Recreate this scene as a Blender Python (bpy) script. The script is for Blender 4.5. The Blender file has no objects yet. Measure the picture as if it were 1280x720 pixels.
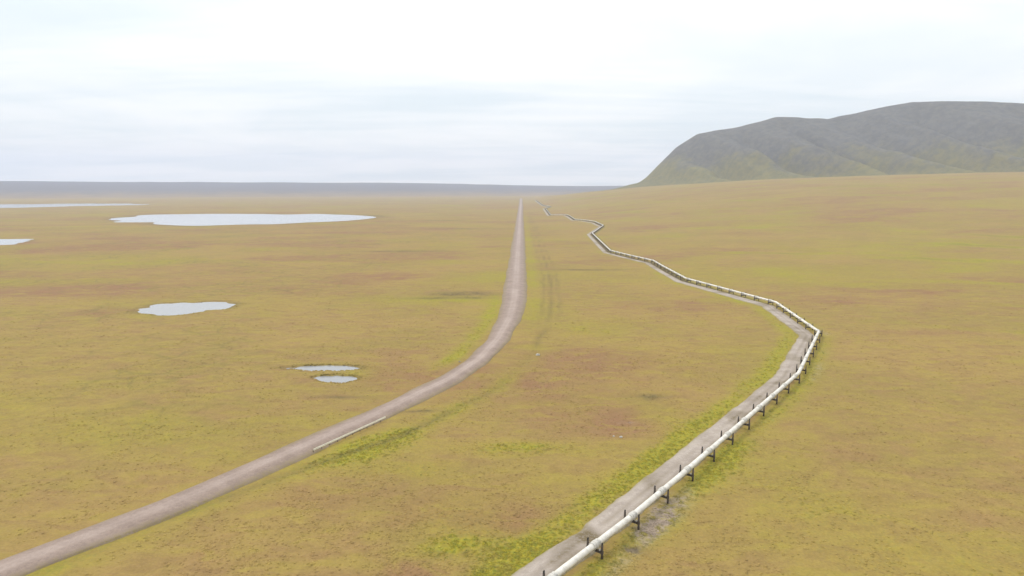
import bpy, math
import numpy as np

rng = np.random.default_rng(7)
scene = bpy.context.scene
col = scene.collection

# ------------------------------------------------------------------ camera
CAM_H = 85.0
PITCH = math.atan(125 / 828)
cam_d = bpy.data.cameras.new("camera")
cam = bpy.data.objects.new("camera", cam_d)
col.objects.link(cam)
cam.location = (0, 0, CAM_H)
cam.rotation_euler = (math.pi / 2 - PITCH, 0, 0)
cam_d.sensor_fit = 'HORIZONTAL'
cam_d.sensor_width = 36
cam_d.lens = 36 * 828 / 1280
cam_d.clip_start = 0.5
cam_d.clip_end = 60000
scene.camera = cam

# ------------------------------------------------------------------ sky, sun, exposure
SUN_EL, SUN_AZ = math.radians(48), math.radians(-42)
world = bpy.data.worlds.new("World")
scene.world = world
world.use_nodes = True
wt = world.node_tree
wt.nodes.clear()


def N(t, typ, **kw):
    n = t.nodes.new(typ)
    for k, v in kw.items():
        setattr(n, k, v)
    return n


def setin(n, **kw):
    for k, v in kw.items():
        n.inputs[k.replace('_', ' ')].default_value = v
    return n


def math_n(t, op, a, b=None, c=None, clamp=False):
    n = N(t, 'ShaderNodeMath', operation=op, use_clamp=clamp)
    for i, v in enumerate((a, b, c)):
        if v is None:
            continue
        if isinstance(v, (int, float)):
            n.inputs[i].default_value = v
        else:
            t.links.new(v, n.inputs[i])
    return n.outputs[0]


def mapr(t, v, a, b, c=0.0, d=1.0):
    n = N(t, 'ShaderNodeMapRange', interpolation_type='SMOOTHSTEP')
    t.links.new(v, n.inputs[0])
    for i, x in zip((1, 2, 3, 4), (a, b, c, d)):
        n.inputs[i].default_value = x
    return n.outputs[0]


def mixc(t, f, a, b, mode='MIX'):
    n = N(t, 'ShaderNodeMix', data_type='RGBA', blend_type=mode)
    for idx, v in ((0, f), (6, a), (7, b)):
        if isinstance(v, (int, float)):
            n.inputs[idx].default_value = v
        elif isinstance(v, tuple):
            n.inputs[idx].default_value = v if len(v) == 4 else (*v, 1)
        else:
            t.links.new(v, n.inputs[idx])
    return n.outputs[2]


def noise(t, vec, scale, detail=3, rough=0.55, dist=0.0):
    n = N(t, 'ShaderNodeTexNoise')
    if vec is not None:
        t.links.new(vec, n.inputs['Vector'])
    n.inputs['Scale'].default_value = scale
    n.inputs['Detail'].default_value = detail
    n.inputs['Roughness'].default_value = rough
    n.inputs['Distortion'].default_value = dist
    return n.outputs['Fac']


tc = N(wt, 'ShaderNodeTexCoord')
sep = N(wt, 'ShaderNodeSeparateXYZ')
wt.links.new(tc.outputs['Generated'], sep.inputs[0])
dz = math_n(wt, 'MAXIMUM', sep.outputs[2], 0.0)
den = math_n(wt, 'ADD', dz, 0.09)
cmb = N(wt, 'ShaderNodeCombineXYZ')
wt.links.new(math_n(wt, 'DIVIDE', sep.outputs[0], den), cmb.inputs[0])
wt.links.new(math_n(wt, 'DIVIDE', sep.outputs[1], den), cmb.inputs[1])
broad_map = N(wt, 'ShaderNodeMapping')
broad_map.inputs['Location'].default_value = (1.5, 2.0, 0.0)
wt.links.new(cmb.outputs[0], broad_map.inputs[0])
broad = noise(wt, broad_map.outputs[0], 0.42, 4, 0.55, 0.3)
streak_map = N(wt, 'ShaderNodeMapping')
streak_map.inputs['Scale'].default_value = (0.22, 1.0, 1.0)
streak_map.inputs['Location'].default_value = (2.3, 0.7, 0.0)
wt.links.new(cmb.outputs[0], streak_map.inputs[0])
streak = noise(wt, streak_map.outputs[0], 0.9, 5, 0.6, 0.4)
cloud_f = math_n(wt, 'ADD', math_n(wt, 'MULTIPLY', mapr(wt, broad, 0.40, 0.64), 0.70),
                 math_n(wt, 'MULTIPLY', mapr(wt, streak, 0.42, 0.64), 0.50), clamp=True)
cloud_col = mixc(wt, cloud_f, (0.985, 1.0, 1.0), (0.765, 0.845, 0.885))
sky = N(wt, 'ShaderNodeTexSky', sky_type='NISHITA', sun_disc=False)
sky.sun_elevation = SUN_EL
sky.sun_rotation = SUN_AZ
sky.altitude = 100
bg_sky = N(wt, 'ShaderNodeBackground')
wt.links.new(sky.outputs[0], bg_sky.inputs[0])
bg_sky.inputs[1].default_value = 0.09
bg_cl = N(wt, 'ShaderNodeBackground')
wt.links.new(cloud_col, bg_cl.inputs[0])
wt.links.new(math_n(wt, 'MULTIPLY_ADD', dz, 0.72, 0.935), bg_cl.inputs[1])   # overcast dome: brighter overhead
mixw = N(wt, 'ShaderNodeMixShader')
mixw.inputs[0].default_value = 0.93
wt.links.new(bg_sky.outputs[0], mixw.inputs[1])
wt.links.new(bg_cl.outputs[0], mixw.inputs[2])
wout = N(wt, 'ShaderNodeOutputWorld')
wt.links.new(mixw.outputs[0], wout.inputs[0])

sun_d = bpy.data.lights.new("sun", 'SUN')
sun_d.energy = 1.5
sun_d.angle = math.radians(12)
sun_d.color = (1.0, 0.95, 0.88)
sun = bpy.data.objects.new("sun", sun_d)
col.objects.link(sun)
sun.rotation_euler = (math.pi / 2 - SUN_EL, 0, math.pi - SUN_AZ)
sun.location = (-300, 300, 400)

vs = scene.view_settings
scene.cycles.volume_bounces = 2
vs.view_transform = 'Standard'
vs.look = 'None'
vs.exposure = 0.18
vs.gamma = 1.0
vs.use_curve_mapping = False


# ------------------------------------------------------------------ helpers
def sstep(a, b, x):
    t = np.clip((x - a) / (b - a), 0, 1)
    return t * t * (3 - 2 * t)


def _hash(i, j, seed):
    h = (i.astype(np.int64) * 374761393 + j.astype(np.int64) * 668265263 + seed * 1442695041) & 0xFFFFFFFF
    h = ((h ^ (h >> 13)) * 1274126177) & 0xFFFFFFFF
    h = h ^ (h >> 16)
    return (h & 0xFFFFFF) / float(0xFFFFFF)


def vnoise(x, y, seed=0):
    """value noise in -1..1"""
    xi, yi = np.floor(x), np.floor(y)
    fx, fy = x - xi, y - yi
    fx = fx * fx * fx * (fx * (fx * 6 - 15) + 10)
    fy = fy * fy * fy * (fy * (fy * 6 - 15) + 10)
    a, b = _hash(xi, yi, seed), _hash(xi + 1, yi, seed)
    c, d = _hash(xi, yi + 1, seed), _hash(xi + 1, yi + 1, seed)
    return ((a * (1 - fx) + b * fx) * (1 - fy) + (c * (1 - fx) + d * fx) * fy) * 2 - 1


def fbm(x, y, scale, octv=3, seed=0):
    v, amp, tot = 0, 1.0, 0.0
    for o in range(octv):
        v = v + amp * vnoise(x / scale + 17.3 * o, y / scale - 9.1 * o, seed + o)
        tot += amp
        amp *= 0.5
        scale *= 0.5
    return v / tot


def seg_dist(x, y, pts):
    """distance to polyline and signed side (+ = left of travel)"""
    best = np.full(np.shape(x), 1e18)
    side = np.zeros(np.shape(x))
    for (x0, y0), (x1, y1) in zip(pts[:-1], pts[1:]):
        dx, dy = x1 - x0, y1 - y0
        t = np.clip(((x - x0) * dx + (y - y0) * dy) / (dx * dx + dy * dy), 0, 1)
        qx, qy = x - x0 - t * dx, y - y0 - t * dy
        d = qx * qx + qy * qy
        m = d < best
        best = np.where(m, d, best)
        side = np.where(m, dx * qy - dy * qx, side)
    return np.sqrt(best), np.sign(side)


class Path:
    """polyline with rounded corners, sampled by arc length"""
    def __init__(self, pts, R=15.0, smooth=0):
        pts = [np.array(p, float) for p in pts]
        out = [pts[0]]
        for a, b, c in zip(pts[:-2], pts[1:-1], pts[2:]):
            u = (a - b) / np.linalg.norm(a - b)
            v = (c - b) / np.linalg.norm(c - b)
            ang = math.acos(float(np.clip(u @ v, -1, 1)))
            t = R / max(math.tan(ang / 2), 1e-6)
            t = min(t, 0.45 * np.linalg.norm(a - b), 0.45 * np.linalg.norm(c - b))
            p0, p1 = b + u * t, b + v * t
            for k in range(9):
                f = k / 8
                out.append((1 - f) ** 2 * p0 + 2 * f * (1 - f) * b + f * f * p1)
        out.append(pts[-1])
        self.p = np.array(out)
        d = np.linalg.norm(np.diff(self.p, axis=0), axis=1)
        keep = np.concatenate([[True], d > 1e-6])
        self.p = self.p[keep]
        d = np.linalg.norm(np.diff(self.p, axis=0), axis=1)
        self.s = np.concatenate([[0], np.cumsum(d)])
        self.L = self.s[-1]

    def at(self, s):
        s = np.asarray(s, float)
        return np.stack([np.interp(s, self.s, self.p[:, 0]), np.interp(s, self.s, self.p[:, 1])], -1)

    def tan(self, s, e=1.0):
        d = self.at(np.minimum(np.asarray(s) + e, self.L)) - self.at(np.maximum(np.asarray(s) - e, 0))
        return d / np.linalg.norm(d, axis=-1, keepdims=True)


# ------------------------------------------------------------------ where things run
ROAD_PTS = [(-190, 60), (-128, 118), (-92, 168), (-59, 226), (-49, 244), (-38, 267), (-28.5, 285.5), (-16.5, 321), (-8.1, 366),
            (-1.6, 428), (1.8, 501), (3.7, 613), (7.1, 834), (14.1, 1295), (24.5, 2040), (41, 3105), (62, 4600), (72, 5400)]
PIPE_PTS = [(-115, -60), (-66, 34), (10.4, 132.6), (30.3, 157.0), (47.5, 179.5), (128, 287), (176, 372), (190, 470), (159, 600),
            (159.6, 700), (160.8, 749.6), (144.4, 811.9), (130.5, 874.2), (146.5, 1211.8), (197, 1432.3), (197.1, 1579.9), (182.7, 1669),
            (163, 1728.6), (167, 1935.7), (163, 2016.7), (118, 2045), (133.3, 2677), (165, 2835), (146, 3080), (155, 4300)]
TRACK_PTS = [(60, 2300), (43.7, 1294), (38.9, 744), (31.8, 520), (22.2, 410), (12.0, 338), (-6.9, 275), (-24.3, 241), (-38.8, 219),
             (-56, 203), (-90, 160), (-130, 100)]
road = Path(ROAD_PTS, 60)
pipe = Path(PIPE_PTS, 2.5)
track = Path(TRACK_PTS, 30)
track_samples = track.at(np.arange(0, track.L, 12.0))
track_samples = track_samples + np.stack([fbm(track_samples[:, 1], track_samples[:, 0], 40, 2, 31) * 2.0, 0 * track_samples[:, 0]], -1)
road_s = [tuple(p) for p in road.p[::2]] + [tuple(road.p[-1])]
pipe_s = [tuple(p) for p in PIPE_PTS]
track_s = [tuple(p) for p in track_samples]

# lakes and ponds: centre, half sizes, water level, outline wobble seed
WATERS = [("lake", -765, 1905, 365, 330, -0.55, 3), ("pond", -91, 307.5, 17.5, 4.6, -0.42, 5), ("pond", -79.5, 289.5, 8.8, 5.8, -0.42, 9),
          ("pond", -236, 470, 30, 22, -0.5, 12), ("lake", -900, 1050, 120, 75, -0.5, 14), ("lake", -2350, 3300, 420, 380, -0.5, 18)]


def water_field(x, y, w):
    _, cx, cy, a, b, lv, sd = w
    dx, dy = (x - cx) / a, (y - cy) / b
    r = np.sqrt(dx * dx + dy * dy)
    th = np.arctan2(dy, dx)
    wob = 0.12 * np.sin(2 * th + sd) + 0.09 * np.sin(3 * th + 2.1 * sd) + 0.06 * np.sin(5 * th + 0.7 * sd) + 0.045 * np.sin(9 * th + 1.3 * sd) + 0.03 * np.sin(14 * th + sd)
    if sd in (3, 5, 9):
        wob = wob * sstep(0.5, 1.4, np.abs(th))      # keep the shore facing the road where it was surveyed
    return r / (1 + wob)


def large(x, y):
    s = 0.02 + 0.19 * sstep(500, 3400, y)
    s = s * (1 - 0.9 * sstep(3900, 7500, y))
    s = s * sstep(-1500, -100, y)
    u = x - 170
    k = 40.0
    soft = np.where(u / k > 30, u, k * np.log1p(np.exp(np.clip(u / k, -40, 30))))
    z = s * soft
    return 170 * (1 - np.exp(-z / 170))


def terrain(x, y, cell=None):
    x = np.asarray(x, float)
    y = np.asarray(y, float)
    r = np.hypot(x, y)
    z = large(x, y)
    dr, _ = seg_dist(x, y, road_s)
    dp, _ = seg_dist(x, y, pipe_s)
    dt, _ = seg_dist(x, y, track_s)
    near = sstep(9, 45, dr) * sstep(10, 45, dp)
    z = z + near * fbm(x, y, 260, 2, 3) * 1.6 * sstep(20, 200, dr) * sstep(20, 200, dp)
    z = z + near * fbm(x, y, 60, 2, 11) * 0.55 * (1 - sstep(1500, 3000, r))
    near2 = sstep(8, 14, dr) * sstep(11, 14, dp) + sstep(1.5, 5, dp) * (1 - sstep(11, 14, dp)) * 0.0
    hum = fbm(x, y, 5.5, 2, 21) * 0.34 + np.abs(fbm(x, y, 2.3, 2, 25)) * 0.26
    z = z + near2 * hum * (1 - sstep(350, 900, r))
    z = z - 0.30 * np.exp(-(dt / 1.3) ** 2) * (1 - sstep(500, 1100, r))
    z = z - 0.5 * np.exp(-(((x - 28.9) / 2.0) ** 2 + ((y - 146.4) / 1.3) ** 2))
    for w in WATERS:
        f = water_field(x, y, w)
        big = max(w[3], w[4]) > 60
        m = 1 - sstep(0.93 if big else 0.8, 1.07 if big else 1.25, f)
        z = z * (1 - m) + (-1.4) * m
    return z


def masks(x, y):
    """vegetation / soil masks in world space; the dark one also holds painted pipe shade"""
    dr, sr = seg_dist(x, y, road_s)
    dp, sp = seg_dist(x, y, pipe_s)
    dt, _ = seg_dist(x, y, track_s)
    r = np.hypot(x, y)
    nz = fbm(x, y, 22, 3, 41)
    nz2 = fbm(x, y, 7, 3, 47)
    nb = fbm(x * 0.6, y, 55, 3, 53)

    def blob(cx, cy, a, b, ang=0.0):
        c, s = math.cos(ang), math.sin(ang)
        u, v = (x - cx) * c + (y - cy) * s, -(x - cx) * s + (y - cy) * c
        return np.exp(-((u / a) ** 2 + (v / b) ** 2))

    left = (sp > 0)
    g = 0.95 * np.exp(-((dp - 13.5) / 5.0) ** 2) * left * (1 - 0.75 * sstep(330, 700, r))
    g = g + 0.75 * np.exp(-((dp - 4) / 4.5) ** 2) * (~left) * (1 - 0.6 * sstep(330, 700, r))
    g = g + 0.75 * blob(-12, 147, 12, 4.5, 0.1) + 0.6 * blob(1, 141, 8, 5)
    g = g + 0.5 * np.exp(-(dt / 6.0) ** 2) * (1 - sstep(250, 420, r))
    g = g + 1.0 * blob(-46, 210, 18, 10, 0.9) + 0.6 * blob(8, 208, 30, 7) + 0.5 * blob(-30, 190, 14, 6)
    g = g + 1.0 * np.exp(-((dr - 14) / 5) ** 2) * (sr > 0) * sstep(290, 330, y) * (1 - sstep(440, 560, y))
    g = g + 0.55 * blob(-60, 500, 60, 22) + 0.5 * blob(48, 400, 25, 30) + 0.5 * blob(58, 238, 8, 18, 0.2)
    g = g + 0.4 * blob(-75, 298, 14, 16)
    g = g + 0.45 * np.exp(-((dr - 16) / 6) ** 2) * (sr < 0) * sstep(360, 480, y) * (1 - sstep(1200, 2500, y))
    g = g + 0.30 * sstep(0.1, 0.5, nb) + 0.30 * sstep(0.15, 0.6, fbm(x * 0.6, y, 160, 3, 59))
    # water tracks running down the apron towards the pipeline
    ph = (y + 0.35 * x + 70 * fbm(x, y, 300, 2, 141) + 9 * fbm(x, y, 40, 2, 143)) / (62 + 0.05 * np.clip(y, 0, 4000))
    tr = np.exp(-((ph - np.round(ph)) / 0.085) ** 2) * sstep(-0.1, 0.4, fbm(x * 0.25, y, 120, 2, 147)) * sstep(190, 330, x)
    g = g + 0.65 * tr
    g = g * (1 + 0.6 * nz) + 0.22 * nz2 * sstep(0.1, 0.5, g)

    b = 1.1 * blob(-6, 160, 17, 10) + 1.1 * blob(38, 228, 18, 11) + 0.55 * blob(-40, 172, 30, 14) + 0.55 * blob(10, 262, 25, 22)
    b = b + 0.9 * blob(-14, 136, 18, 5) + 0.4 * blob(60, 300, 40, 30)
    b = b + 0.8 * sstep(0.0, 0.45, fbm(x * 0.6, y, 80, 3, 67)) + 0.3 * sstep(0.1, 0.5, fbm(x * 0.5, y, 330, 2, 71))
    b = b * (1 + 0.5 * nz) * (1 - 0.7 * np.clip(g, 0, 1))

    d = (0.55 * np.exp(-(dt / 1.9) ** 2) + 0.42 * np.exp(-((dt - 6.5 - 2 * nz) / 1.5) ** 2) * sstep(380, 480, y)) * sstep(-0.9, 0.5, fbm(x, y, 45, 2, 73)) * (1 - 0.4 * sstep(500, 1200, r))
    d = d + 1.4 * blob(28.9, 146.4, 2.2, 1.5) + 0.55 * blob(57, 262, 9, 4) * (1 + nz2)
    d = d + 1.15 * np.exp(-((dp - 1.2) / 3.6) ** 4) * sstep(420, 620, y) * np.where(left, 1, 0.35)  # dark soil strip under the pipe, with the pipe's shade painted in
    for w in WATERS:
        f = water_field(x, y, w)
        width = 0.07 if max(w[3], w[4]) > 60 else 0.20
        d = d + 0.55 * np.exp(-((f - 1.04) / width) ** 2) * (0.7 + 0.5 * nz)
    for (cx, cy, a, bb) in [(-50, 508, 30, 5), (-40, 530, 28, 13), (-150, 900, 60, 7), (-95, 1400, 50, 11), (-190, 1750, 70, 14), (80, 690, 40, 5), (-35, 245, 9, 1.2), (-70, 262, 10, 1.6)]:
        d = d + 0.85 * blob(cx, cy, a, bb, 0.06) * (0.85 + 0.6 * nz2)

    d = d + 0.35 * tr * sstep(0.6, 1.0, tr) * (0.7 + nz2)
    bare = 1.6 * blob(41.5, 166, 12, 3.2, 0.95) + 1.2 * blob(35.5, 157.5, 5.5, 2.4, 0.8) + 0.6 * blob(42.5, 232.8, 3.2, 0.8)
    bare = bare + 0.45 * np.exp(-((dp - 6) / 2.0) ** 2) * (~left) * sstep(0.0, 0.4, fbm(x, y, 30, 2, 83)) * (1 - sstep(500, 900, y))
    bare = bare * (0.9 + 0.8 * nz2)
    return [np.clip(v, 0, 1.2).astype(np.float32) for v in (g, b, d, bare)]


def make_mesh(name, verts, faces, attrs=None, smooth=True):
    """verts (n,3); faces (m,k) array of one polygon size, or a list of such arrays"""
    verts = np.asarray(verts, np.float32)
    if isinstance(faces, np.ndarray):
        faces = [faces]
    me = bpy.data.meshes.new(name)
    me.vertices.add(len(verts))
    me.vertices.foreach_set('co', verts.ravel())
    loops = np.concatenate([f.ravel() for f in faces]).astype(np.int32)
    cnt = np.concatenate([np.full(len(f), f.shape[1]) for f in faces])
    start = np.concatenate([[0], np.cumsum(cnt)[:-1]]).astype(np.int32)
    me.loops.add(len(loops))
    me.loops.foreach_set('vertex_index', loops)
    me.polygons.add(len(cnt))
    me.polygons.foreach_set('loop_start', start)
    me.polygons.foreach_set('use_smooth', np.full(len(cnt), smooth))
    for k, v in (attrs or {}).items():
        a = me.attributes.new(k, 'FLOAT', 'POINT')
        a.data.foreach_set('value', np.asarray(v, np.float32))
    me.update(calc_edges=True)
    me.validate()
    return me


def obj(name, me, mat=None, parent=None, loc=None):
    o = bpy.data.objects.new(name, me)
    col.objects.link(o)
    if mat and me and not me.materials:
        me.materials.append(mat)
    if parent:
        o.parent = parent
    if loc is not None:
        o.location = loc
    return o


def tag(o, label=None, cat=None, group=None, kind=None):
    for k, v in (('label', label), ('category', cat), ('group', group), ('kind', kind)):
        if v:
            o[k] = v
    return o


def grid_faces(nu, nv, wrap_u=False):
    i = np.arange(nu if wrap_u else nu - 1)
    j = np.arange(nv - 1)
    I, J = np.meshgrid(i, j, indexing='ij')
    I2 = (I + 1) % nu
    return np.stack([I * nv + J, I2 * nv + J, I2 * nv + J + 1, I * nv + J + 1], -1).reshape(-1, 4)


class MB:
    """small mesh collector for man-made parts"""
    def __init__(self):
        self.v, self.f = [], []

    def box(self, c, h, ax=None, bev=0.0):
        A = np.eye(3) if ax is None else np.array(ax)
        b = len(self.v)
        for sx in (-1, 1):
            for sy in (-1, 1):
                for sz in (-1, 1):
                    self.v.append(np.array(c) + A[0] * sx * h[0] + A[1] * sy * h[1] + A[2] * sz * h[2])
        for q in ((0, 1, 3, 2), (4, 6, 7, 5), (0, 4, 5, 1), (2, 3, 7, 6), (0, 2, 6, 4), (1, 5, 7, 3)):
            self.f.append([b + i for i in q])
        return self

    def rings(self, centres, radii, n=12, axis='z', cap=True):
        """lathe along z (axis='z') or x"""
        b = len(self.v)
        for c, r in zip(centres, radii):
            for k in range(n):
                a = 2 * math.pi * k / n
                u, w = r * math.cos(a), r * math.sin(a)
                self.v.append(np.array(c) + (np.array([u, w, 0]) if axis == 'z' else np.array([0, u, w])))
        m = len(centres)
        for i in range(m - 1):
            for k in range(n):
                k2 = (k + 1) % n
                self.f.append([b + i * n + k, b + i * n + k2, b + (i + 1) * n + k2, b + (i + 1) * n + k])
        if cap:
            self.f.append([b + k for k in reversed(range(n))])
            self.f.append([b + (m - 1) * n + k for k in range(n)])
        return self

    def mesh(self, name, smooth=False):
        me = bpy.data.meshes.new(name)
        me.from_pydata([tuple(map(float, p)) for p in self.v], [], self.f)
        if smooth:
            me.polygons.foreach_set('use_smooth', [len(f) == 4 for f in self.f])
        me.update()
        return me


# ------------------------------------------------------------------ materials
def new_mat(name):
    m = bpy.data.materials.new(name)
    m.use_nodes = True
    t = m.node_tree
    p = t.nodes['Principled BSDF']
    return m, t, p


def attr(t, name):
    return N(t, 'ShaderNodeAttribute', attribute_name=name).outputs['Fac']


def tundra_material():
    m, t, p = new_mat("tundra")
    g = N(t, 'ShaderNodeNewGeometry')
    pos = g.outputs['Position']
    n_big = noise(t, pos, 0.011, 4, 0.6, 0.4)
    n_mid = noise(t, pos, 0.06, 4, 0.6)
    n_m2 = noise(t, pos, 0.33, 4, 0.62)
    n_fine = noise(t, pos, 1.5, 4, 0.65)
    tint = noise(t, pos, 0.9, 3, 0.6, 0.5)
    c = mixc(t, mapr(t, n_big, 0.36, 0.64), (0.285, 0.196, 0.064), (0.250, 0.183, 0.054))
    c = mixc(t, math_n(t, 'MULTIPLY', mapr(t, n_mid, 0.45, 0.68), 0.6), c, (0.268, 0.168, 0.070))
    br = math_n(t, 'MULTIPLY', attr(t, 'brown'), mapr(t, math_n(t, 'ADD', n_mid, math_n(t, 'MULTIPLY', n_m2, 0.6)), 0.55, 1.0, 0.35, 1.15), clamp=True)
    c = mixc(t, br, c, (0.236, 0.132, 0.068))
    sm = N(t, 'ShaderNodeMapping')
    sm.inputs['Scale'].default_value = (0.45, 1.0, 1.0)
    sm.inputs['Rotation'].default_value = (0, 0, 0.25)
    t.links.new(pos, sm.inputs[0])
    sn = noise(t, sm.outputs[0], 0.14, 5, 0.62, 0.8)
    c = mixc(t, math_n(t, 'MULTIPLY', mapr(t, sn, 0.48, 0.66), 0.50), c, (0.228, 0.140, 0.062))
    c = mixc(t, math_n(t, 'MULTIPLY', mapr(t, sn, 0.50, 0.34), 0.50), c, (0.290, 0.222, 0.050))
    gr = math_n(t, 'MULTIPLY', attr(t, 'green'), mapr(t, math_n(t, 'ADD', n_mid, n_m2), 0.72, 1.2, 0.55, 1.2), clamp=True)
    gcol = mixc(t, mapr(t, tint, 0.38, 0.66), (0.290, 0.240, 0.028), (0.215, 0.212, 0.032))
    c = mixc(t, gr, c, gcol)
    # reddish dwarf birch and dark sedge flecks
    c = mixc(t, math_n(t, 'MULTIPLY', mapr(t, noise(t, pos, 0.55, 5, 0.7, 0.6), 0.58, 0.76), 0.22), c, (0.150, 0.105, 0.042))
    c = mixc(t, math_n(t, 'MULTIPLY', mapr(t, noise(t, pos, 0.75, 5, 0.7, 1.0), 0.57, 0.76), 0.35), c, (0.330, 0.250, 0.095))
    # frost polygons: faint sedge-filled troughs on the wet lowland
    sx = N(t, 'ShaderNodeSeparateXYZ')
    t.links.new(pos, sx.inputs[0])
    vor = N(t, 'ShaderNodeTexVoronoi', feature='DISTANCE_TO_EDGE')
    vor.inputs['Scale'].default_value = 0.045
    wv = N(t, 'ShaderNodeVectorMath', operation='MULTIPLY_ADD')
    nn = N(t, 'ShaderNodeTexNoise')
    nn.inputs['Scale'].default_value = 0.08
    t.links.new(pos, nn.inputs['Vector'])
    t.links.new(nn.outputs['Color'], wv.inputs[0])
    wv.inputs[1].default_value = (14, 14, 0)
    t.links.new(pos, wv.inputs[2])
    t.links.new(wv.outputs[0], vor.inputs['Vector'])
    pm = math_n(t, 'MULTIPLY', mapr(t, vor.outputs['Distance'], 0.07, 0.0), mapr(t, sx.outputs[0], -70, -190))
    pm = math_n(t, 'MULTIPLY', pm, mapr(t, n_big, 0.42, 0.6, 0.0, 0.42))
    c = mixc(t, pm, c, (0.150, 0.125, 0.040))
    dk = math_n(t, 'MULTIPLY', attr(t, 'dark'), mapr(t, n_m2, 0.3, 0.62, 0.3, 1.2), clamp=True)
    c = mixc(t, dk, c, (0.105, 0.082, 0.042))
    ba = math_n(t, 'MULTIPLY', attr(t, 'bare'), mapr(t, math_n(t, 'ADD', n_m2, math_n(t, 'MULTIPLY', n_fine, 0.5)), 0.55, 0.95, 0.1, 1.3), clamp=True)
    c = mixc(t, ba, c, (0.285, 0.222, 0.168))
    val = mapr(t, math_n(t, 'ADD', math_n(t, 'MULTIPLY', n_fine, 0.6), math_n(t, 'MULTIPLY', n_m2, 0.4)), 0.3, 0.7, 0.86, 1.14)
    hsv = N(t, 'ShaderNodeHueSaturation')
    t.links.new(c, hsv.inputs['Color'])
    t.links.new(math_n(t, 'MULTIPLY', val, mapr(t, attr(t, 'vary'), 0, 1, 0.86, 1.16)), hsv.inputs['Value'])
    t.links.new(hsv.outputs[0], p.inputs['Base Color'])
    p.inputs['Roughness'].default_value = 0.95
    p.inputs['Specular IOR Level'].default_value = 0.08
    b = N(t, 'ShaderNodeBump')
    b.inputs['Strength'].default_value = 0.35
    b.inputs['Distance'].default_value = 0.35
    t.links.new(math_n(t, 'ADD', n_fine, n_m2), b.inputs['Height'])
    t.links.new(b.outputs[0], p.inputs['Normal'])
    return m


def gravel_material(name, ca, cb, use_core=False, core=(0.4, 0.33, 0.28), debris=False):
    m, t, p = new_mat(name)
    pos = N(t, 'ShaderNodeNewGeometry').outputs['Position']
    n1 = noise(t, pos, 0.13, 4, 0.6)
    n2 = noise(t, pos, 1.1, 5, 0.7)
    n3 = noise(t, pos, 5.0, 3, 0.7)
    c = mixc(t, mapr(t, math_n(t, 'ADD', n1, math_n(t, 'MULTIPLY', n2, 0.5)), 0.55, 0.95), ca, cb)
    if use_core:
        c = mixc(t, math_n(t, 'MULTIPLY', attr(t, 'core'), mapr(t, n1, 0.3, 0.7, 0.75, 1.05), clamp=True), c, core)
        c = mixc(t, math_n(t, 'MULTIPLY', attr(t, 'edge'), mapr(t, n2, 0.3, 0.65, 0.2, 1.2), clamp=True), c, (0.20, 0.155, 0.06))
    if debris:
        c = mixc(t, math_n(t, 'MULTIPLY', attr(t, 'debris'), mapr(t, n2, 0.3, 0.6, 0.3, 1.2), clamp=True), c, (0.150, 0.115, 0.065))
        c = mixc(t, math_n(t, 'MULTIPLY', attr(t, 'edge'), mapr(t, n2, 0.3, 0.65, 0.2, 1.2), clamp=True), c, (0.20, 0.165, 0.06))
    hsv = N(t, 'ShaderNodeHueSaturation')
    t.links.new(c, hsv.inputs['Color'])
    t.links.new(mapr(t, math_n(t, 'ADD', math_n(t, 'MULTIPLY', n3, 0.5), math_n(t, 'MULTIPLY', n2, 0.5)), 0.3, 0.7, 0.86, 1.13), hsv.inputs['Value'])
    t.links.new(hsv.outputs[0], p.inputs['Base Color'])
    p.inputs['Roughness'].default_value = 0.92
    p.inputs['Specular IOR Level'].default_value = 0.15
    b = N(t, 'ShaderNodeBump')
    b.inputs['Strength'].default_value = 0.4
    b.inputs['Distance'].default_value = 0.12
    t.links.new(math_n(t, 'ADD', n2, n3), b.inputs['Height'])
    t.links.new(b.outputs[0], p.inputs['Normal'])
    return m


def simple_material(name, ca, cb, rough=0.6, metal=0.0, scale=1.5, spec=0.3, coord='Object', stretch=None):
    m, t, p = new_mat(name)
    tcn = N(t, 'ShaderNodeTexCoord')
    v = tcn.outputs[coord]
    if stretch:
        mp = N(t, 'ShaderNodeMapping')
        mp.inputs['Scale'].default_value = stretch
        t.links.new(v, mp.inputs[0])
        v = mp.outputs[0]
    n = noise(t, v, scale, 5, 0.65, 0.3)
    t.links.new(mixc(t, mapr(t, n, 0.35, 0.68), ca, cb), p.inputs['Base Color'])
    p.inputs['Roughness'].default_value = rough
    p.inputs['Metallic'].default_value = metal
    p.inputs['Specular IOR Level'].default_value = spec
    return m


def water_material():
    m, t, p = new_mat("lake_water")
    p.inputs['Base Color'].default_value = (0.27, 0.27, 0.275, 1)
    p.inputs['Roughness'].default_value = 0.10
    p.inputs['IOR'].default_value = 1.33
    p.inputs['Specular IOR Level'].default_value = 0.5
    pos = N(t, 'ShaderNodeNewGeometry').outputs['Position']
    b = N(t, 'ShaderNodeBump')
    b.inputs['Strength'].default_value = 0.12
    b.inputs['Distance'].default_value = 0.05
    t.links.new(noise(t, pos, 0.8, 3, 0.6), b.inputs['Height'])
    t.links.new(b.outputs[0], p.inputs['Normal'])
    return m


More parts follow.
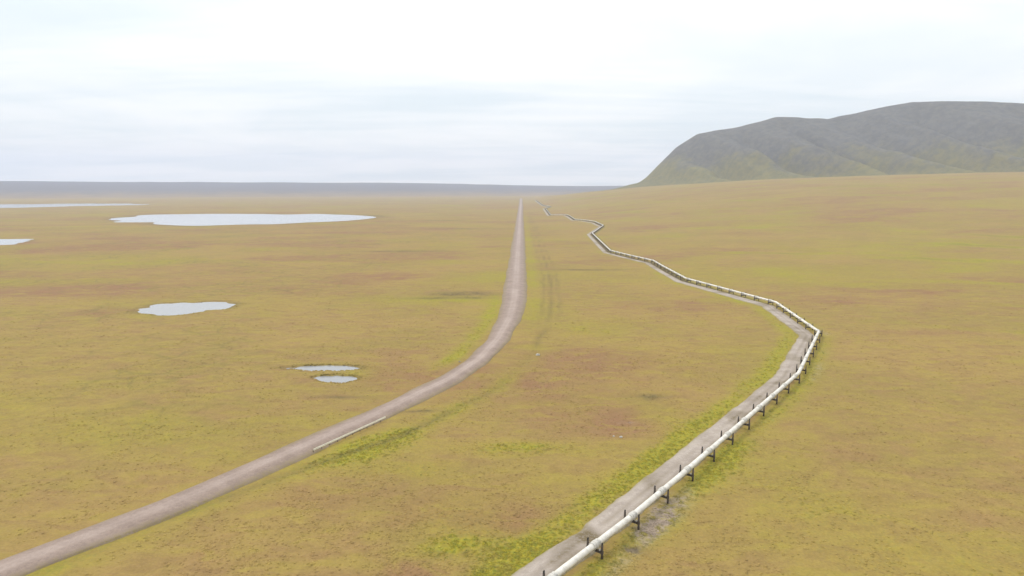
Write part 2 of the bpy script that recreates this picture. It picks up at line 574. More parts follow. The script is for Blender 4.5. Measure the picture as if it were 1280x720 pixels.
def mountain_material(name, low, low2, rock, rock2, z0, z1, amp=1.0):
    m, t, p = new_mat(name)
    g = N(t, 'ShaderNodeNewGeometry')
    pos = g.outputs['Position']
    s = N(t, 'ShaderNodeSeparateXYZ')
    t.links.new(pos, s.inputs[0])
    n1 = noise(t, pos, 0.004, 5, 0.62, 0.5)
    n2 = noise(t, pos, 0.03, 5, 0.65)
    veg = mixc(t, mapr(t, n2, 0.35, 0.65), low, low2)
    rk = mixc(t, mapr(t, n2, 0.35, 0.65), rock, rock2)
    h = math_n(t, 'ADD', s.outputs[2], math_n(t, 'MULTIPLY', math_n(t, 'SUBTRACT', n1, 0.5), 420 * amp))
    h = math_n(t, 'ADD', h, math_n(t, 'MULTIPLY', math_n(t, 'SUBTRACT', n2, 0.5), 120 * amp))
    c = mixc(t, mapr(t, h, z0, z1), veg, rk)
    t.links.new(c, p.inputs['Base Color'])
    p.inputs['Roughness'].default_value = 0.95
    p.inputs['Specular IOR Level'].default_value = 0.1
    b = N(t, 'ShaderNodeBump')
    b.inputs['Strength'].default_value = 0.6
    b.inputs['Distance'].default_value = 8.0
    t.links.new(n2, b.inputs['Height'])
    t.links.new(b.outputs[0], p.inputs['Normal'])
    return m


M_TUNDRA = tundra_material()
M_ROAD = gravel_material("road_gravel", (0.235, 0.175, 0.146), (0.300, 0.228, 0.192), True, (0.385, 0.305, 0.262))
M_PAD = gravel_material("pad_gravel", (0.320, 0.268, 0.228), (0.405, 0.345, 0.295), debris=True)
M_PIPE = simple_material("pipe_jacket", (0.74, 0.70, 0.63), (0.58, 0.54, 0.48), 0.45, 0.0, 0.5, 0.4)
M_SADDLE = simple_material("saddle_galvanised", (0.62, 0.585, 0.525), (0.40, 0.38, 0.34), 0.5, 0.0, 1.2, 0.4)
M_STEEL = simple_material("weathered_steel", (0.060, 0.047, 0.038), (0.095, 0.072, 0.055), 0.7, 0.0, 2.0)
M_FIN = simple_material("radiator_steel", (0.050, 0.048, 0.046), (0.085, 0.080, 0.074), 0.6, 0.2, 3.0)
M_PAD_BLOCK = simple_material("bearing_block", (0.52, 0.50, 0.46), (0.42, 0.40, 0.36), 0.7, 0.0, 3.0)
M_RAIL = simple_material("rail_zinc", (0.78, 0.73, 0.60), (0.66, 0.62, 0.51), 0.5, 0.0, 0.8, 0.4)
M_WOOD = simple_material("post_wood", (0.17, 0.13, 0.09), (0.11, 0.085, 0.06), 0.85, 0.0, 2.0)
M_ROCK = simple_material("boulder_stone", (0.50, 0.47, 0.42), (0.36, 0.34, 0.30), 0.9, 0.0, 1.6)
M_ROCK2 = simple_material("dark_boulder_stone", (0.27, 0.24, 0.20), (0.17, 0.15, 0.13), 0.9, 0.0, 1.6)
M_WATER = water_material()
M_MOUNT = mountain_material("mountain_slope", (0.175, 0.150, 0.055), (0.125, 0.118, 0.048), (0.130, 0.122, 0.105), (0.088, 0.086, 0.078), 150, 330)
M_HILL = mountain_material("far_hill_heath", (0.255, 0.170, 0.075), (0.215, 0.145, 0.070), (0.080, 0.072, 0.074), (0.064, 0.060, 0.064), -12, 70, 0.22)

# ------------------------------------------------------------------ the ground, one sheet to the horizon
az = np.concatenate([np.radians(np.arange(-180, -52, 4.0)), np.radians(np.arange(-52, 52.001, 0.22)), np.radians(np.arange(56, 180, 4.0))])
rad = [6.0, 18.0, 34.0, 50.0, 64.0, 78.0]
while rad[-1] < 12200:
    rad.append(rad[-1] * 1.0063)
rad = np.array(rad)
A, R = np.meshgrid(az, rad, indexing='ij')
X, Y = R * np.sin(A), R * np.cos(A)
Z = terrain(X, Y)
gm = masks(X, Y)
verts = np.stack([X, Y, Z], -1).reshape(-1, 3)
nv = len(rad)
faces = grid_faces(len(az), nv, wrap_u=True)[:, ::-1]
verts = np.vstack([verts, [[0, 0, float(terrain(np.array([0.]), np.array([0.]))[0])]]])
ci = len(verts) - 1
ii = np.arange(len(az))
fan = np.stack([np.full(len(az), ci), ((ii + 1) % len(az)) * nv, ii * nv], -1)
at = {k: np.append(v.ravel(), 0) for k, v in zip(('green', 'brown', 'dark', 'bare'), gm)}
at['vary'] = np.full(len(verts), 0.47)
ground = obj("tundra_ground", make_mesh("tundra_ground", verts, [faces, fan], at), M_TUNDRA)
tag(ground, kind='structure')

# ------------------------------------------------------------------ far hills and mountain
az2 = np.radians(np.arange(-180, 180, 0.5))
rr = np.linspace(5600, 12000, 48)
A, R = np.meshgrid(az2, rr, indexing='ij')
deg = np.degrees(A)
crest = np.interp(deg, [-180, -100, -60, -38, -14, -10, -4, 0, 4, 8, 12, 40, 80, 180], [230, 250, 230, 205, 190, 196, 172, 148, 130, 132, 140, 260, 300, 230])
crest = crest + 9 * fbm(deg, R * 0 + 3.0, 6, 3, 91) + 3 * fbm(deg, R * 0, 1.6, 2, 95)
crest = 85 + (crest - 85) * 0.74
prof = np.clip((R - 5600) / 5000, 0, 1) ** 1.35 * (1 - 0.8 * sstep(10900, 12000, R))
X, Y = R * np.sin(A), R * np.cos(A)
Z = -30 + (crest + 30) * prof * (1 + 0.10 * fbm(X, Y, 1500, 3, 97) * (1 - sstep(9600, 10600, R)))
Z[:, 0] = -12
Z[:, -1] = -12
Z = np.maximum(Z, -12)
tag(obj("far_hills", make_mesh("far_hills", np.stack([X, Y, Z], -1).reshape(-1, 3), grid_faces(len(az2), len(rr), True)[:, ::-1]), M_HILL), kind='structure')

xs = np.linspace(550, 6200, 420)
ys = np.linspace(1500, 6400, 330)
X, Y = np.meshgrid(xs, ys, indexing='ij')
crestx = np.interp(X, [600, 740, 800, 850, 920, 1027, 1150, 1350, 1600, 1900, 2300, 2800, 3500, 4500, 7200],
                   [60, 108, 122, 158, 232, 343, 425, 455, 520, 500, 580, 545, 600, 560, 600])
yc = 4230 + 0.0 * X + np.interp(X, [900, 2000, 3500, 7200], [0, -150, -900, -1500])
dist = Y - yc
fall = np.sqrt(dist * dist + 40.0 ** 2) - 40.0
wx = X + 60 * fbm(X, Y, 400, 2, 151) + 0.25 * dist
gul = fbm(wx, Y * 0.12, 150, 3, 101)
rib = np.abs(np.sin(math.pi * wx / 330 + 1.7 * fbm(wx, Y * 0.15, 500, 2, 153))) ** 0.8
H = crestx - fall * (0.62 - 0.26 * rib + 0.07 * gul) - 28 * np.abs(gul) * sstep(30, 260, fall)
base = terrain(X, Y)
H = H + 14 * fbm(X, Y * 0.5, 110, 4, 105) * sstep(150, 400, crestx) * sstep(5, 80, fall) + 12 * fbm(X, Y, 260, 3, 107) * sstep(330, 480, crestx)
k = 15.0
Hs = base + k * np.log1p(np.exp(np.clip((H - base) / k, -40, 40))) - 5.5
Hs[0, :] = base[0, :] - 9
Hs[:, 0] = base[:, 0] - 9
Hs[:, -1] = base[:, -1] - 9
tag(obj("mountain", make_mesh("mountain", np.stack([X, Y, Hs], -1).reshape(-1, 3), grid_faces(len(xs), len(ys))), M_MOUNT), kind='structure')

# ------------------------------------------------------------------ water
wl = {"lake": [], "pond": []}
for w in WATERS:
    nm, cx, cy, a, b, lv, sd = w
    th = np.linspace(0, 2 * math.pi, 96, endpoint=False)
    lo, hi = np.full(96, 0.2), np.full(96, 3.0)
    for _ in range(30):
        mid = (lo + hi) / 2
        f = water_field(cx + a * mid * np.cos(th), cy + b * mid * np.sin(th), w)
        m = f < (1.05 if a > 60 else 1.12)
        lo, hi = np.where(m, mid, lo), np.where(m, hi, mid)
    v = np.stack([a * lo * np.cos(th), b * lo * np.sin(th), 0 * th], -1)
    v = np.vstack([v, [[0, 0, 0]]])
    i = np.arange(96)
    o = obj(nm, make_mesh(nm, v, np.stack([np.full(96, 96), i, (i + 1) % 96], -1)), M_WATER, loc=(cx, cy, lv))
    tag(o, kind='structure')

# ------------------------------------------------------------------ gravel road on its low embankment
def strip(path, s, offs, hs, name, mat, attrs_fn, wob=0.0, seed=0, wl_=9.0):
    P = path.at(s)
    T = path.tan(s, 3.0)
    Nn = np.stack([-T[:, 1], T[:, 0]], -1)
    O = offs[None, :] if offs.ndim == 1 else offs
    O = np.broadcast_to(O, (len(s), O.shape[1])).copy()
    if wob:
        w = fbm(s[:, None] + 0 * O, np.sign(O) * 50 + 0 * O, wl_, 3, seed) * wob
        O = O + w * (np.abs(O - O.mean(1, keepdims=True)) > 0.38 * (O.max(1, keepdims=True) - O.min(1, keepdims=True)))
    X = P[:, 0:1] + Nn[:, 0:1] * O
    Y = P[:, 1:2] + Nn[:, 1:2] * O
    Z = terrain(P[:, 0], P[:, 1])[:, None] * 0 + large(X, Y) + hs
    v = np.stack([X, Y, Z], -1).reshape(-1, 3)
    at = {k: np.broadcast_to(f, X.shape).ravel() for k, f in attrs_fn(X, Y, O, s).items()}
    o = obj(name, make_mesh(name, v, grid_faces(len(s), X.shape[1])[:, ::-1], at), mat)
    return tag(o, kind='structure')


rs = np.concatenate([np.arange(0, 900, 1.6), np.arange(900, 2200, 4.0), np.arange(2200, road.L, 10.0)])
wide = 0.62 + 0.38 * sstep(300, 560, rs)
base_off = np.array([-12.0, -9.8, -8.2, -6.2, -5.0, -4.0, -3.0, -1.6, 0, 1.6, 3.0, 4.0, 5.0, 6.2, 8.2, 9.8, 12.0])
hprof = np.interp(np.abs(base_off), [0, 4.0, 5.0, 8.2, 9.8, 12.0], [1.05, 0.98, 0.9, 0.45, 0.20, -1.6])
core_p = np.interp(np.abs(base_off), [0, 2.2, 3.2, 4.6], [1.0, 0.9, 0.4, 0.0])
core_p = core_p - 0.28 * np.exp(-(base_off / 0.8) ** 2) - 0.15 * np.exp(-((np.abs(base_off) - 3.0) / 0.6) ** 2)
edge_p = np.interp(np.abs(base_off), [0, 6.0, 9.0, 12.0], [0, 0.06, 0.65, 1.0])
rut = 0.06 * np.exp(-((np.abs(base_off) - 1.6) / 0.5) ** 2)
# far out the sheet below is coarse, so the bank stands a little higher there
lift = (0.0 + 1.2 * sstep(1500, 5000, rs))[:, None]
strip(road, rs, base_off[None, :] * wide[:, None], (hprof - rut)[None, :] + lift, "gravel_road", M_ROAD,
      lambda X, Y, O, s: {'core': np.clip(core_p[None, :] * (0.8 + 0.5 * fbm(X * 0.3, s[:, None] * 0.12 + 0 * X, 4, 3, 115)) - 0.25 * rut[None, :] / 0.06 * 0 , 0, 1), 'edge': edge_p[None, :] * np.ones(X.shape)}, wob=1.5, seed=111, wl_=30.0)

# ------------------------------------------------------------------ gravel work path along the pipeline
ps = np.concatenate([np.arange(0, 1300, 0.9), np.arange(1300, 2600, 2.5), np.arange(2600, pipe.L - 5, 6.0)])
pad_off = np.array([0.4, 1.2, 2.0, 3.2, 4.6, 6.0, 7.4, 8.6, 9.3, 10.0, 11.2])
pad_h = np.array([-0.9, 0.12, 0.36, 0.42, 0.44, 0.45, 0.47, 0.46, 0.36, 0.14, -0.9])
pad_r = np.array([0, 0, 0, 0.55, 0.0, 0.60, 0.0, 0.2, 0, 0, 0])
pad_e = np.array([1, 0.8, 0.3, 0.12, 0, 0, 0, 0.0, 0.25, 0.7, 1.0])
P = pipe.at(ps)
bite = np.exp(-(((P[:, 0] - 24) / 3.6) ** 2 + ((P[:, 1] - 148.5) / 4.5) ** 2))
po = pad_off[None, :] + 3.0 * sstep(520, 640, P[:, 1])[:, None] * (1 - sstep(0.4, 7.0, pad_off))[None, :] - bite[:, None] * 1.2 * sstep(5, 9, pad_off)[None, :]
plift = (0.9 * sstep(1500, 4000, ps))[:, None]
strip(pipe, ps, po, pad_h[None, :] + plift - bite[:, None] * 0.04, "gravel_path", M_PAD,
      lambda X, Y, O, s: {'debris': np.clip(1.3 * np.exp(-(((X - 19.0) / 3.2) ** 2 + ((Y - 151.0) / 2.6) ** 2)) + 0.45 * sstep(0.1, 0.5, fbm(X, Y, 14, 3, 119)) + pad_r[None, :] * (0.45 + 0.5 * fbm(X, Y, 9, 2, 120)), 0, 1),
                          'edge': pad_e[None, :] * np.ones(X.shape)}, wob=0.9, seed=121)

# ------------------------------------------------------------------ the pipeline and its supports
PIPE_R, PIPE_H, STEP = 0.74, 2.95, 17.4
s_near = pipe.s[np.argmin(np.hypot(pipe.p[:, 0] - 30.3, pipe.p[:, 1] - 157.0))]
s0 = s_near - STEP * int(s_near // STEP)
sup_s = np.arange(s0, pipe.L - 1, STEP)


def pipe_z(P):
    return large(P[..., 0], P[..., 1]) + PIPE_H


line = bpy.data.objects.new("pipeline", None)
col.objects.link(line)
start = pipe.at(sup_s[0])
line.location = (float(start[0]), float(start[1]), float(large(start[0], start[1])))
tag(line, "long whitish pipeline raised on posts, zigzagging across the tundra", "pipeline")
L0 = np.array(line.location)


def tube_section(a, b, nseg, bands):
    s = np.linspace(a, b, max(3, int((b - a) / (1.5 if nseg > 12 else 3.0)) + 1))
    r = np.full(len(s), PIPE_R)
    if bands:
        extra, er = [], []
        for sb in (a + (b - a) * 0.25, a + (b - a) * 0.5, a + (b - a) * 0.75):
            for ds, dr in ((-0.14, 0.0), (-0.13, 0.022), (0.13, 0.022), (0.14, 0.0)):
                extra.append(sb + ds)
                er.append(PIPE_R + dr)
        s = np.concatenate([s, extra])
        r = np.concatenate([r, er])
        o = np.argsort(s)
        s, r = s[o], r[o]
    P = pipe.at(s)
    T = pipe.tan(s, 0.6)
    th = np.linspace(0, 2 * math.pi, nseg, endpoint=False)
    side = np.stack([T[:, 1], -T[:, 0]], -1)
    X = P[:, 0:1] + side[:, 0:1] * np.cos(th) * r[:, None]
    Y = P[:, 1:2] + side[:, 1:2] * np.cos(th) * r[:, None]
    Z = pipe_z(P)[:, None] + np.sin(th) * r[:, None]
    v = np.stack([X, Y, Z], -1).reshape(-1, 3) - L0
    n = len(s)
    i, j = np.meshgrid(np.arange(n - 1), np.arange(nseg), indexing='ij')
    j2 = (j + 1) % nseg
    f = np.stack([i * nseg + j, i * nseg + j2, (i + 1) * nseg + j2, (i + 1) * nseg + j], -1).reshape(-1, 4)
    return v, f[:, ::-1]


# shared meshes, drawn in a support's own frame: x along the pipe, y across it, z up from the ground
sad_hi = MB().rings([(x, 0, 0) for x in (-1.35, -1.33, -1.0, -0.98, -0.42, -0.40, 0.40, 0.42, 0.98, 1.0, 1.33, 1.35)],
                    [PIPE_R + .01, .93, .93, .85, .85, 1.0, 1.0, .85, .85, .93, .93, PIPE_R + .01], 20, 'x', cap=False)
for sx in (-0.85, 0.85):
    sad_hi.box((sx, 0, -0.74), (0.10, 0.42, 0.20))
sad_hi.box((0, 0, -0.80), (1.05, 0.16, 0.14)).box((0, 0, -0.965), (1.15, 0.42, 0.03))
SAD_HI = sad_hi.mesh("saddle", True)
SAD_LO = MB().rings([(-1.2, 0, 0), (-1.18, 0, 0), (1.18, 0, 0), (1.2, 0, 0)], [PIPE_R, .95, .95, PIPE_R], 10, 'x', cap=False).box((0, 0, -0.86), (1.0, 0.3, 0.12)).mesh("saddle", True)
HW = 1.95
BEAM_TOP = PIPE_H - 1.0
POST = MB().rings([(0, 0, -0.6), (0, 0, 3.40), (0, 0, 3.45)], [0.27, 0.27, 0.22], 14).mesh("post", True)
fin = MB().rings([(0, 0, 3.4), (0, 0, 4.02), (0, 0, 4.06)], [0.055, 0.055, 0.03], 8)
for q in range(5):
    a = math.pi * q / 5
    c, s = math.cos(a), math.sin(a)
    fin.box((0, 0, 3.76), (0.15, 0.009, 0.22), [(c, s, 0), (-s, c, 0), (0, 0, 1)])
RADI = fin.mesh("radiator")
BEAM = MB().box((0, 0, BEAM_TOP - 0.03), (0.20, HW - 0.26, 0.03)).box((0, 0, BEAM_TOP - 0.30), (0.05, HW - 0.26, 0.24)).box((0, 0, BEAM_TOP - 0.57), (0.20, HW - 0.26, 0.03))
for sy in (-1, 1):
    BEAM.box((0, sy * 0.9, BEAM_TOP - 0.30), (0.17, 0.02, 0.238))
BEAM = BEAM.mesh("crossbeam")
BRACK = MB().box((0, 0, BEAM_TOP - 0.30), (0.30, 0.26, 0.33)).mesh("bracket")
BUMP = MB().box((0, 0, BEAM_TOP + 0.16), (0.22, 0.12, 0.16)).box((0, 0, BEAM_TOP + 0.36), (0.12, 0.10, 0.04)).mesh("bumper")
far_sup = MB()
for sy in (-1, 1):
    far_sup.rings([(0, sy * HW, -1.5), (0, sy * HW, 3.8)], [0.26, 0.24], 6)
far_sup.box((0, 0, BEAM_TOP - 0.3), (0.2, HW - 0.2, 0.3))
FAR_SUP = far_sup.mesh("pipeline_support")
for me, m in ((SAD_HI, M_SADDLE), (SAD_LO, M_SADDLE), (POST, M_STEEL), (RADI, M_FIN), (BEAM, M_STEEL), (BRACK, M_STEEL), (BUMP, M_PAD_BLOCK), (FAR_SUP, M_STEEL)):
    me.materials.append(m)

near_i = int(np.argmin(np.abs(sup_s - s_near)))
special = {
    near_i - 2: "dark two-post pipeline support cut off by the bottom edge of the picture",
    near_i - 1: "dark two-post pipeline support nearest to the eroded gap in the gravel path",
    near_i: "middle dark two-post pipeline support, on the grass before the pale bare soil",
    near_i + 1: "dark two-post support under the foreground pipe beside the pale bare soil",
}
ORD = ["first", "second", "third", "fourth", "fifth", "sixth", "seventh", "eighth", "ninth", "tenth", "eleventh", "twelfth",
       "thirteenth", "fourteenth", "fifteenth", "sixteenth", "seventeenth", "eighteenth", "nineteenth", "twentieth", "last"]
legs = [(near_i, 287, "dark two-post support, %s beyond the pale bare soil on the foreground pipe leg"),
        (near_i, 372, "dark two-post support, %s on the leg rising to the pipe's rightmost bend"),
        (near_i, 470, "dark two-post support, %s on the pipe leg just past the rightmost bend"),
        (near_i, 600, "dark two-post support, %s on the pipe leg slanting back left from the right"),
        (near_i, 752, "dark two-post support, %s on the leg where the pipe's pale path runs widest"),
        (near_i, 876, "dark two-post support, %s on the flat middle leg before the zigzag corner")]
leg_n = {}
bounds = [(-1e9, 125, "dark two-post support under the pipe behind and below the viewpoint"),
          (125, 620, "dark two-post support on the bend of the pipe out on the right"),
          (620, 900, "dark two-post support under the middle stretch of pipe above its pale path"),
          (900, 1450, "small dark support under the sharp zigzag of the distant pipe"),
          (1450, 2100, "tiny dark support under the stepped far stretch of the pipe"),
          (2100, 1e9, "tiny dark support under the last far stretch of pipe by the horizon")]

for i, s in enumerate(sup_s):
    p = pipe.at(s)
    t = pipe.tan(s, 0.6)
    ang = math.atan2(t[1], t[0])
    gz = float(large(p[0], p[1]))
    d = float(np.hypot(p[0], p[1]))
    near = d < 900
    if i + 1 < len(sup_s):
        v, f = tube_section(s, sup_s[i + 1], 24 if d < 420 else (16 if near else 10), d < 420)
        obj("pipe_section", make_mesh("pipe_section", v, f), M_PIPE, line)
    so = obj("saddle", SAD_HI if near else SAD_LO, None, line)
    so.location = (float(p[0] - L0[0]), float(p[1] - L0[1]), gz + PIPE_H - L0[2])
    so.rotation_euler = (0, 0, ang)
    # the support itself
    if i in special:
        lab = special[i]
    else:
        lab = next(l for a, b, l in bounds if a <= p[1] < b)
        if i > near_i + 1 and p[1] < 876:
            q = next(k for k, l in enumerate(legs) if p[1] < l[1])
            lab = legs[q][2] % ORD[min(leg_n.get(q, 0), 20)]
            leg_n[q] = leg_n.get(q, 0) + 1
    if near:
        root = bpy.data.objects.new("pipeline_support", None)
        col.objects.link(root)
        for sy in (-1, 1):
            po_ = obj("post", POST, None, root)
            po_.location = (0, sy * HW, 0)
            for sx in (-1, 1):
                ro = obj("radiator", RADI, None, po_)
                ro.location = (sx * 0.11, 0, 0)
                ro.rotation_euler = (0, 0, 0.3 * sx)
            br = obj("bracket", BRACK, None, root)
            br.location = (0, sy * (HW - 0.001), 0)
            bu = obj("bumper", BUMP, None, root)
            bu.location = (0, sy * 1.35, 0)
        obj("crossbeam", BEAM, None, root)
    else:
        root = obj("pipeline_support", FAR_SUP)
    root.location = (float(p[0]), float(p[1]), gz)
    root.rotation_euler = (0, 0, ang)
    tag(root, lab, "support", "supports carrying the pipeline")

# ------------------------------------------------------------------ guardrail on the near bend of the road
gr0 = road.s[np.argmin(np.hypot(road.p[:, 0] + 49, road.p[:, 1] - 244))]
gs = np.linspace(gr0 - 42, gr0 - 6.5, 40)
GP = road.at(gs)
GT = road.tan(gs, 4)
GN = np.stack([GT[:, 1], -GT[:, 0]], -1)
goff = 6.05
GP = GP + GN * goff
grail = bpy.data.objects.new("guardrail", None)
col.objects.link(grail)
grail.location = (float(GP[0, 0]), float(GP[0, 1]), float(large(GP[0, 0], GP[0, 1])))
G0 = np.array(grail.location)
tag(grail, "low pale guardrail along the near edge of the gravel road bend", "guardrail")
gh = 0.45
prof = [(0.00, 1.00), (0.08, 0.92), (0.08, 0.79), (0.0, 0.68), (0.08, 0.57), (0.08, 0.44), (0.0, 0.36), (-0.03, 0.36), (-0.03, 1.00)]
gv = []
for P_, n_ in zip(GP, GN):
    for o_, h_ in prof:
        gv.append((P_[0] + n_[0] * o_ - G0[0], P_[1] + n_[1] * o_ - G0[1], gh + h_))
k_ = len(prof)
gf = [[i * k_ + j, i * k_ + (j + 1) % k_, (i + 1) * k_ + (j + 1) % k_, (i + 1) * k_ + j] for i in range(len(GP) - 1) for j in range(k_)]
me = bpy.data.meshes.new("rail")
me.from_pydata([tuple(map(float, v)) for v in gv], [], gf + [list(range(k_))[::-1], [(len(GP) - 1) * k_ + j for j in range(k_)]])
obj("rail", me, M_RAIL, grail)
GPOST = MB().box((0, 0, 0.35), (0.09, 0.08, 0.75)).mesh("rail_post")
GPOST.materials.append(M_WOOD)
for q in range(0, 40, 4):
    a = math.atan2(GT[q, 1], GT[q, 0])
    po_ = obj("rail_post", GPOST, None, grail)
    po_.location = (float(GP[q, 0] - GN[q, 0] * 0.115 - G0[0]), float(GP[q, 1] - GN[q, 1] * 0.115 - G0[1]), 0.10)
    po_.rotation_euler = (0, 0, a)

# ------------------------------------------------------------------ single boulders
def boulder(x, y, sx, sy, sz, seed, label, mat):
    th = np.linspace(0, 2 * math.pi, 14, endpoint=False)
    ph = np.linspace(-1.2, 1.45, 8)
    T, Pp = np.meshgrid(th, ph, indexing='ij')
    nx, ny, nz_ = np.cos(T) * np.cos(Pp), np.sin(T) * np.cos(Pp), np.sin(Pp)
    rr_ = 1 + 0.22 * vnoise(nx * 1.7 + seed, ny * 1.7 + nz_ * 2.3, seed) + 0.10 * vnoise(nx * 4 + seed, ny * 4 - nz_ * 4, seed + 5)
    v = np.stack([nx * rr_ * sx, ny * rr_ * sy, np.maximum(nz_ * rr_ * sz, -0.3 * sz)], -1).reshape(-1, 3)
    v = np.vstack([v, [[0, 0, sz * 1.0]]])
    f4 = grid_faces(14, 8, True)
    i = np.arange(14)
    cap = np.stack([np.full(14, len(v) - 1), i * 8 + 7, ((i + 1) % 14) * 8 + 7], -1)
    zz = float(terrain(np.array([x]), np.array([y]))[0])
    o = obj("boulder", make_mesh("boulder", v, [f4, cap], None, False), mat, loc=(x, y, zz + 0.12 * sz))
    tag(o, label, "boulder", "boulders lying on the tundra")


boulder(13.2, 332.5, 1.15, 0.8, 0.75, 3, "small pale boulder on the grass right of the road bend", M_ROCK)
boulder(37.5, 217.8, 0.55, 0.45, 0.45, 8, "small pale stone on russet ground below the pale streak", M_ROCK)
boulder(35.2, 219.0, 0.35, 0.4, 0.3, 11, "tiny pale stone left of another on the russet ground", M_ROCK)
boulder(-14.6, 345.5, 0.55, 0.5, 0.5, 15, "small dark stone on the yellow verge left of the road bend", M_ROCK2)
boulder(-26.0, 318.0, 0.6, 0.45, 0.45, 19, "dark stone lower down the yellow verge left of the road", M_ROCK2)

# ------------------------------------------------------------------ tussocks and dwarf willow (ground cover)
def scatter(n, r0, r1, amax):
    lr = np.exp(rng.uniform(math.log(r0), math.log(r1), n))
    a = rng.uniform(-amax, amax, n)
    return lr * np.sin(a), lr * np.cos(a)


def free(x, y):
    dr, _ = seg_dist(x, y, road_s)
    dp, sp = seg_dist(x, y, pipe_s)
    ok = (dr > 10.5) & ~((sp > 0) & (dp < 9.5)) & (dp > 0.3)
    for w in WATERS:
        ok &= water_field(x, y, w) > 1.16
    return ok


x, y = scatter(100000, 118, 800, math.radians(43))
ok = free(x, y)
clump = fbm(x, y, 14, 3, 131)
brn = masks(x, y)[1]
ok &= rng.uniform(-0.5, 0.6, len(x)) < clump + 0.5 * brn - 0.1
ok &= rng.uniform(0, 1, len(x)) > sstep(260, 800, np.hypot(x, y))
x, y = x[ok], y[ok]
for w in WATERS:                                   # sedge rims round the small ponds
    if w[3] < 60:
        a_ = rng.uniform(0, 6.283, 420)
        q_ = rng.uniform(1.0, 1.42, 420) * 1.05
        ex, ey = w[1] + w[3] * q_ * np.cos(a_), w[2] + w[4] * q_ * np.sin(a_)
        f_ = water_field(ex, ey, w)
        k_ = (f_ > 1.15) & (f_ < 1.4)
        x, y = np.append(x, ex[k_]), np.append(y, ey[k_])
n = len(x)
z = terrain(x, y)
size = rng.uniform(0.22, 0.55, n) * (1 + 0.35 * sstep(200, 500, np.hypot(x, y)))
hgt = size * rng.uniform(0.22, 0.48, n)
K = 6
th = np.linspace(0, 2 * math.pi, K, endpoint=False)[None, :] + rng.uniform(0, 6.28, (n, 1))
V = np.zeros((n, 2 * K + 1, 3))
jb = rng.uniform(0.75, 1.3, (n, K))
jm = rng.uniform(0.45, 0.85, (n, K))
V[:, :K, 0] = x[:, None] + np.cos(th) * size[:, None] * jb
V[:, :K, 1] = y[:, None] + np.sin(th) * size[:, None] * jb
V[:, :K, 2] = z[:, None] - 0.14
V[:, K:2 * K, 0] = x[:, None] + np.cos(th + 0.3) * size[:, None] * jm
V[:, K:2 * K, 1] = y[:, None] + np.sin(th + 0.3) * size[:, None] * jm
V[:, K:2 * K, 2] = z[:, None] + hgt[:, None] * rng.uniform(0.45, 0.85, (n, K))
V[:, 2 * K, 0] = x + size * rng.uniform(-0.25, 0.25, n)
V[:, 2 * K, 1] = y + size * rng.uniform(-0.25, 0.25, n)
V[:, 2 * K, 2] = z + hgt
idx = np.arange(n)[:, None] * (2 * K + 1)
q = np.array([[k, (k + 1) % K, K + (k + 1) % K, K + k] for k in range(K)])
tq = np.array([[K + k, K + (k + 1) % K, 2 * K] for k in range(K)])
F4 = (idx[:, :, None] + q[None]).reshape(-1, 4)
F3 = (idx[:, :, None] + tq[None]).reshape(-1, 3)
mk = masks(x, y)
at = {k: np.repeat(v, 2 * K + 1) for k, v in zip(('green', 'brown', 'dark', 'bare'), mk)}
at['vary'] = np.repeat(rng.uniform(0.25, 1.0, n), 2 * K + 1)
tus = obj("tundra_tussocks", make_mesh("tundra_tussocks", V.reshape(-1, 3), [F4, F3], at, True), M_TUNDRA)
tag(tus, "knobbly grass tussocks and sedge covering the near tundra", "grass", kind='stuff')

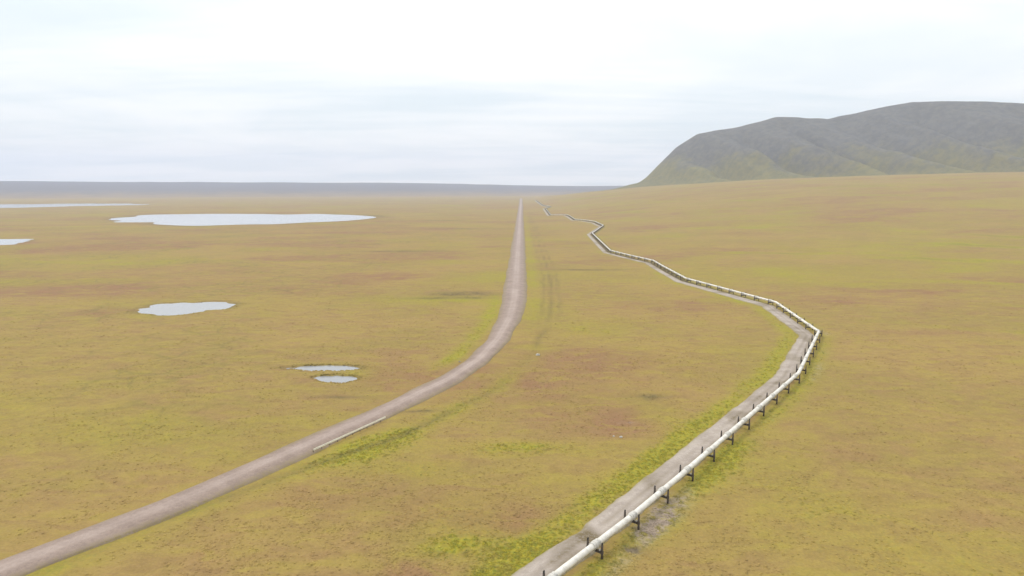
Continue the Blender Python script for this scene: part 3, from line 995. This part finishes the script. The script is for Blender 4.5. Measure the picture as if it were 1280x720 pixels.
# dwarf willow: clumps of little leaves in the green swales
x, y = scatter(90000, 120, 420, math.radians(43))
g = masks(x, y)[0]
ok = free(x, y) & (rng.uniform(0.35, 1.5, len(x)) < g)
x, y = x[ok][:7000], y[ok][:7000]
n = len(x)
z = terrain(x, y)
LV = 26
sc = rng.uniform(0.30, 0.70, n)
dirs = rng.normal(size=(n, LV, 3))
dirs /= np.linalg.norm(dirs, axis=-1, keepdims=True)
dirs[..., 2] = np.abs(dirs[..., 2])
rad_ = rng.uniform(0.3, 1.0, (n, LV, 1)) ** 0.5
c = dirs * rad_ * sc[:, None, None] * np.array([1.3, 1.3, 0.45])
c[..., 0] += x[:, None]
c[..., 1] += y[:, None]
c[..., 2] += z[:, None]
nrm = dirs + rng.normal(size=(n, LV, 3)) * 0.35 + np.array([0, 0, 1.3])
nrm /= np.linalg.norm(nrm, axis=-1, keepdims=True)
u = np.cross(nrm, rng.normal(size=(n, LV, 3)))
u /= np.linalg.norm(u, axis=-1, keepdims=True)
w_ = np.cross(nrm, u)
ls = rng.uniform(0.10, 0.19, (n, LV, 1))
quad = np.stack([c - u * ls, c - w_ * ls * 0.55, c + u * ls, c + w_ * ls * 0.55], 2)
verts = quad.reshape(-1, 3)
faces = np.arange(len(verts)).reshape(-1, 4)
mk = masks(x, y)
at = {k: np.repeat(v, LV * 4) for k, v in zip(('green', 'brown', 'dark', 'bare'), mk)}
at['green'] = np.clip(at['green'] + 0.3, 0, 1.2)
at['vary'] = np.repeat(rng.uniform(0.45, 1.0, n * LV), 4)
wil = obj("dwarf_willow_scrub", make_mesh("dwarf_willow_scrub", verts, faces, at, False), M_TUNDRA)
tag(wil, "yellow-green dwarf willow scrub along the gravel path and wet swales", "scrub", kind='stuff')

# ------------------------------------------------------------------ haze
hm = bpy.data.materials.new("haze_air")
hm.use_nodes = True
ht = hm.node_tree
ht.nodes.clear()
pv = N(ht, 'ShaderNodeVolumePrincipled')
pv.inputs['Color'].default_value = (0.75, 0.815, 1.0, 1)
pv.inputs['Density'].default_value = 7.8e-5
pv.inputs['Anisotropy'].default_value = 0.0
ho = N(ht, 'ShaderNodeOutputMaterial')
ht.links.new(pv.outputs[0], ho.inputs['Volume'])
hz = MB().box((0, 0, 330.0), (12500, 12500, 346.0)).mesh("haze")
hz.materials.append(hm)
tag(obj("haze", hz), "thin pale haze over the distant plain", "haze", kind='stuff')
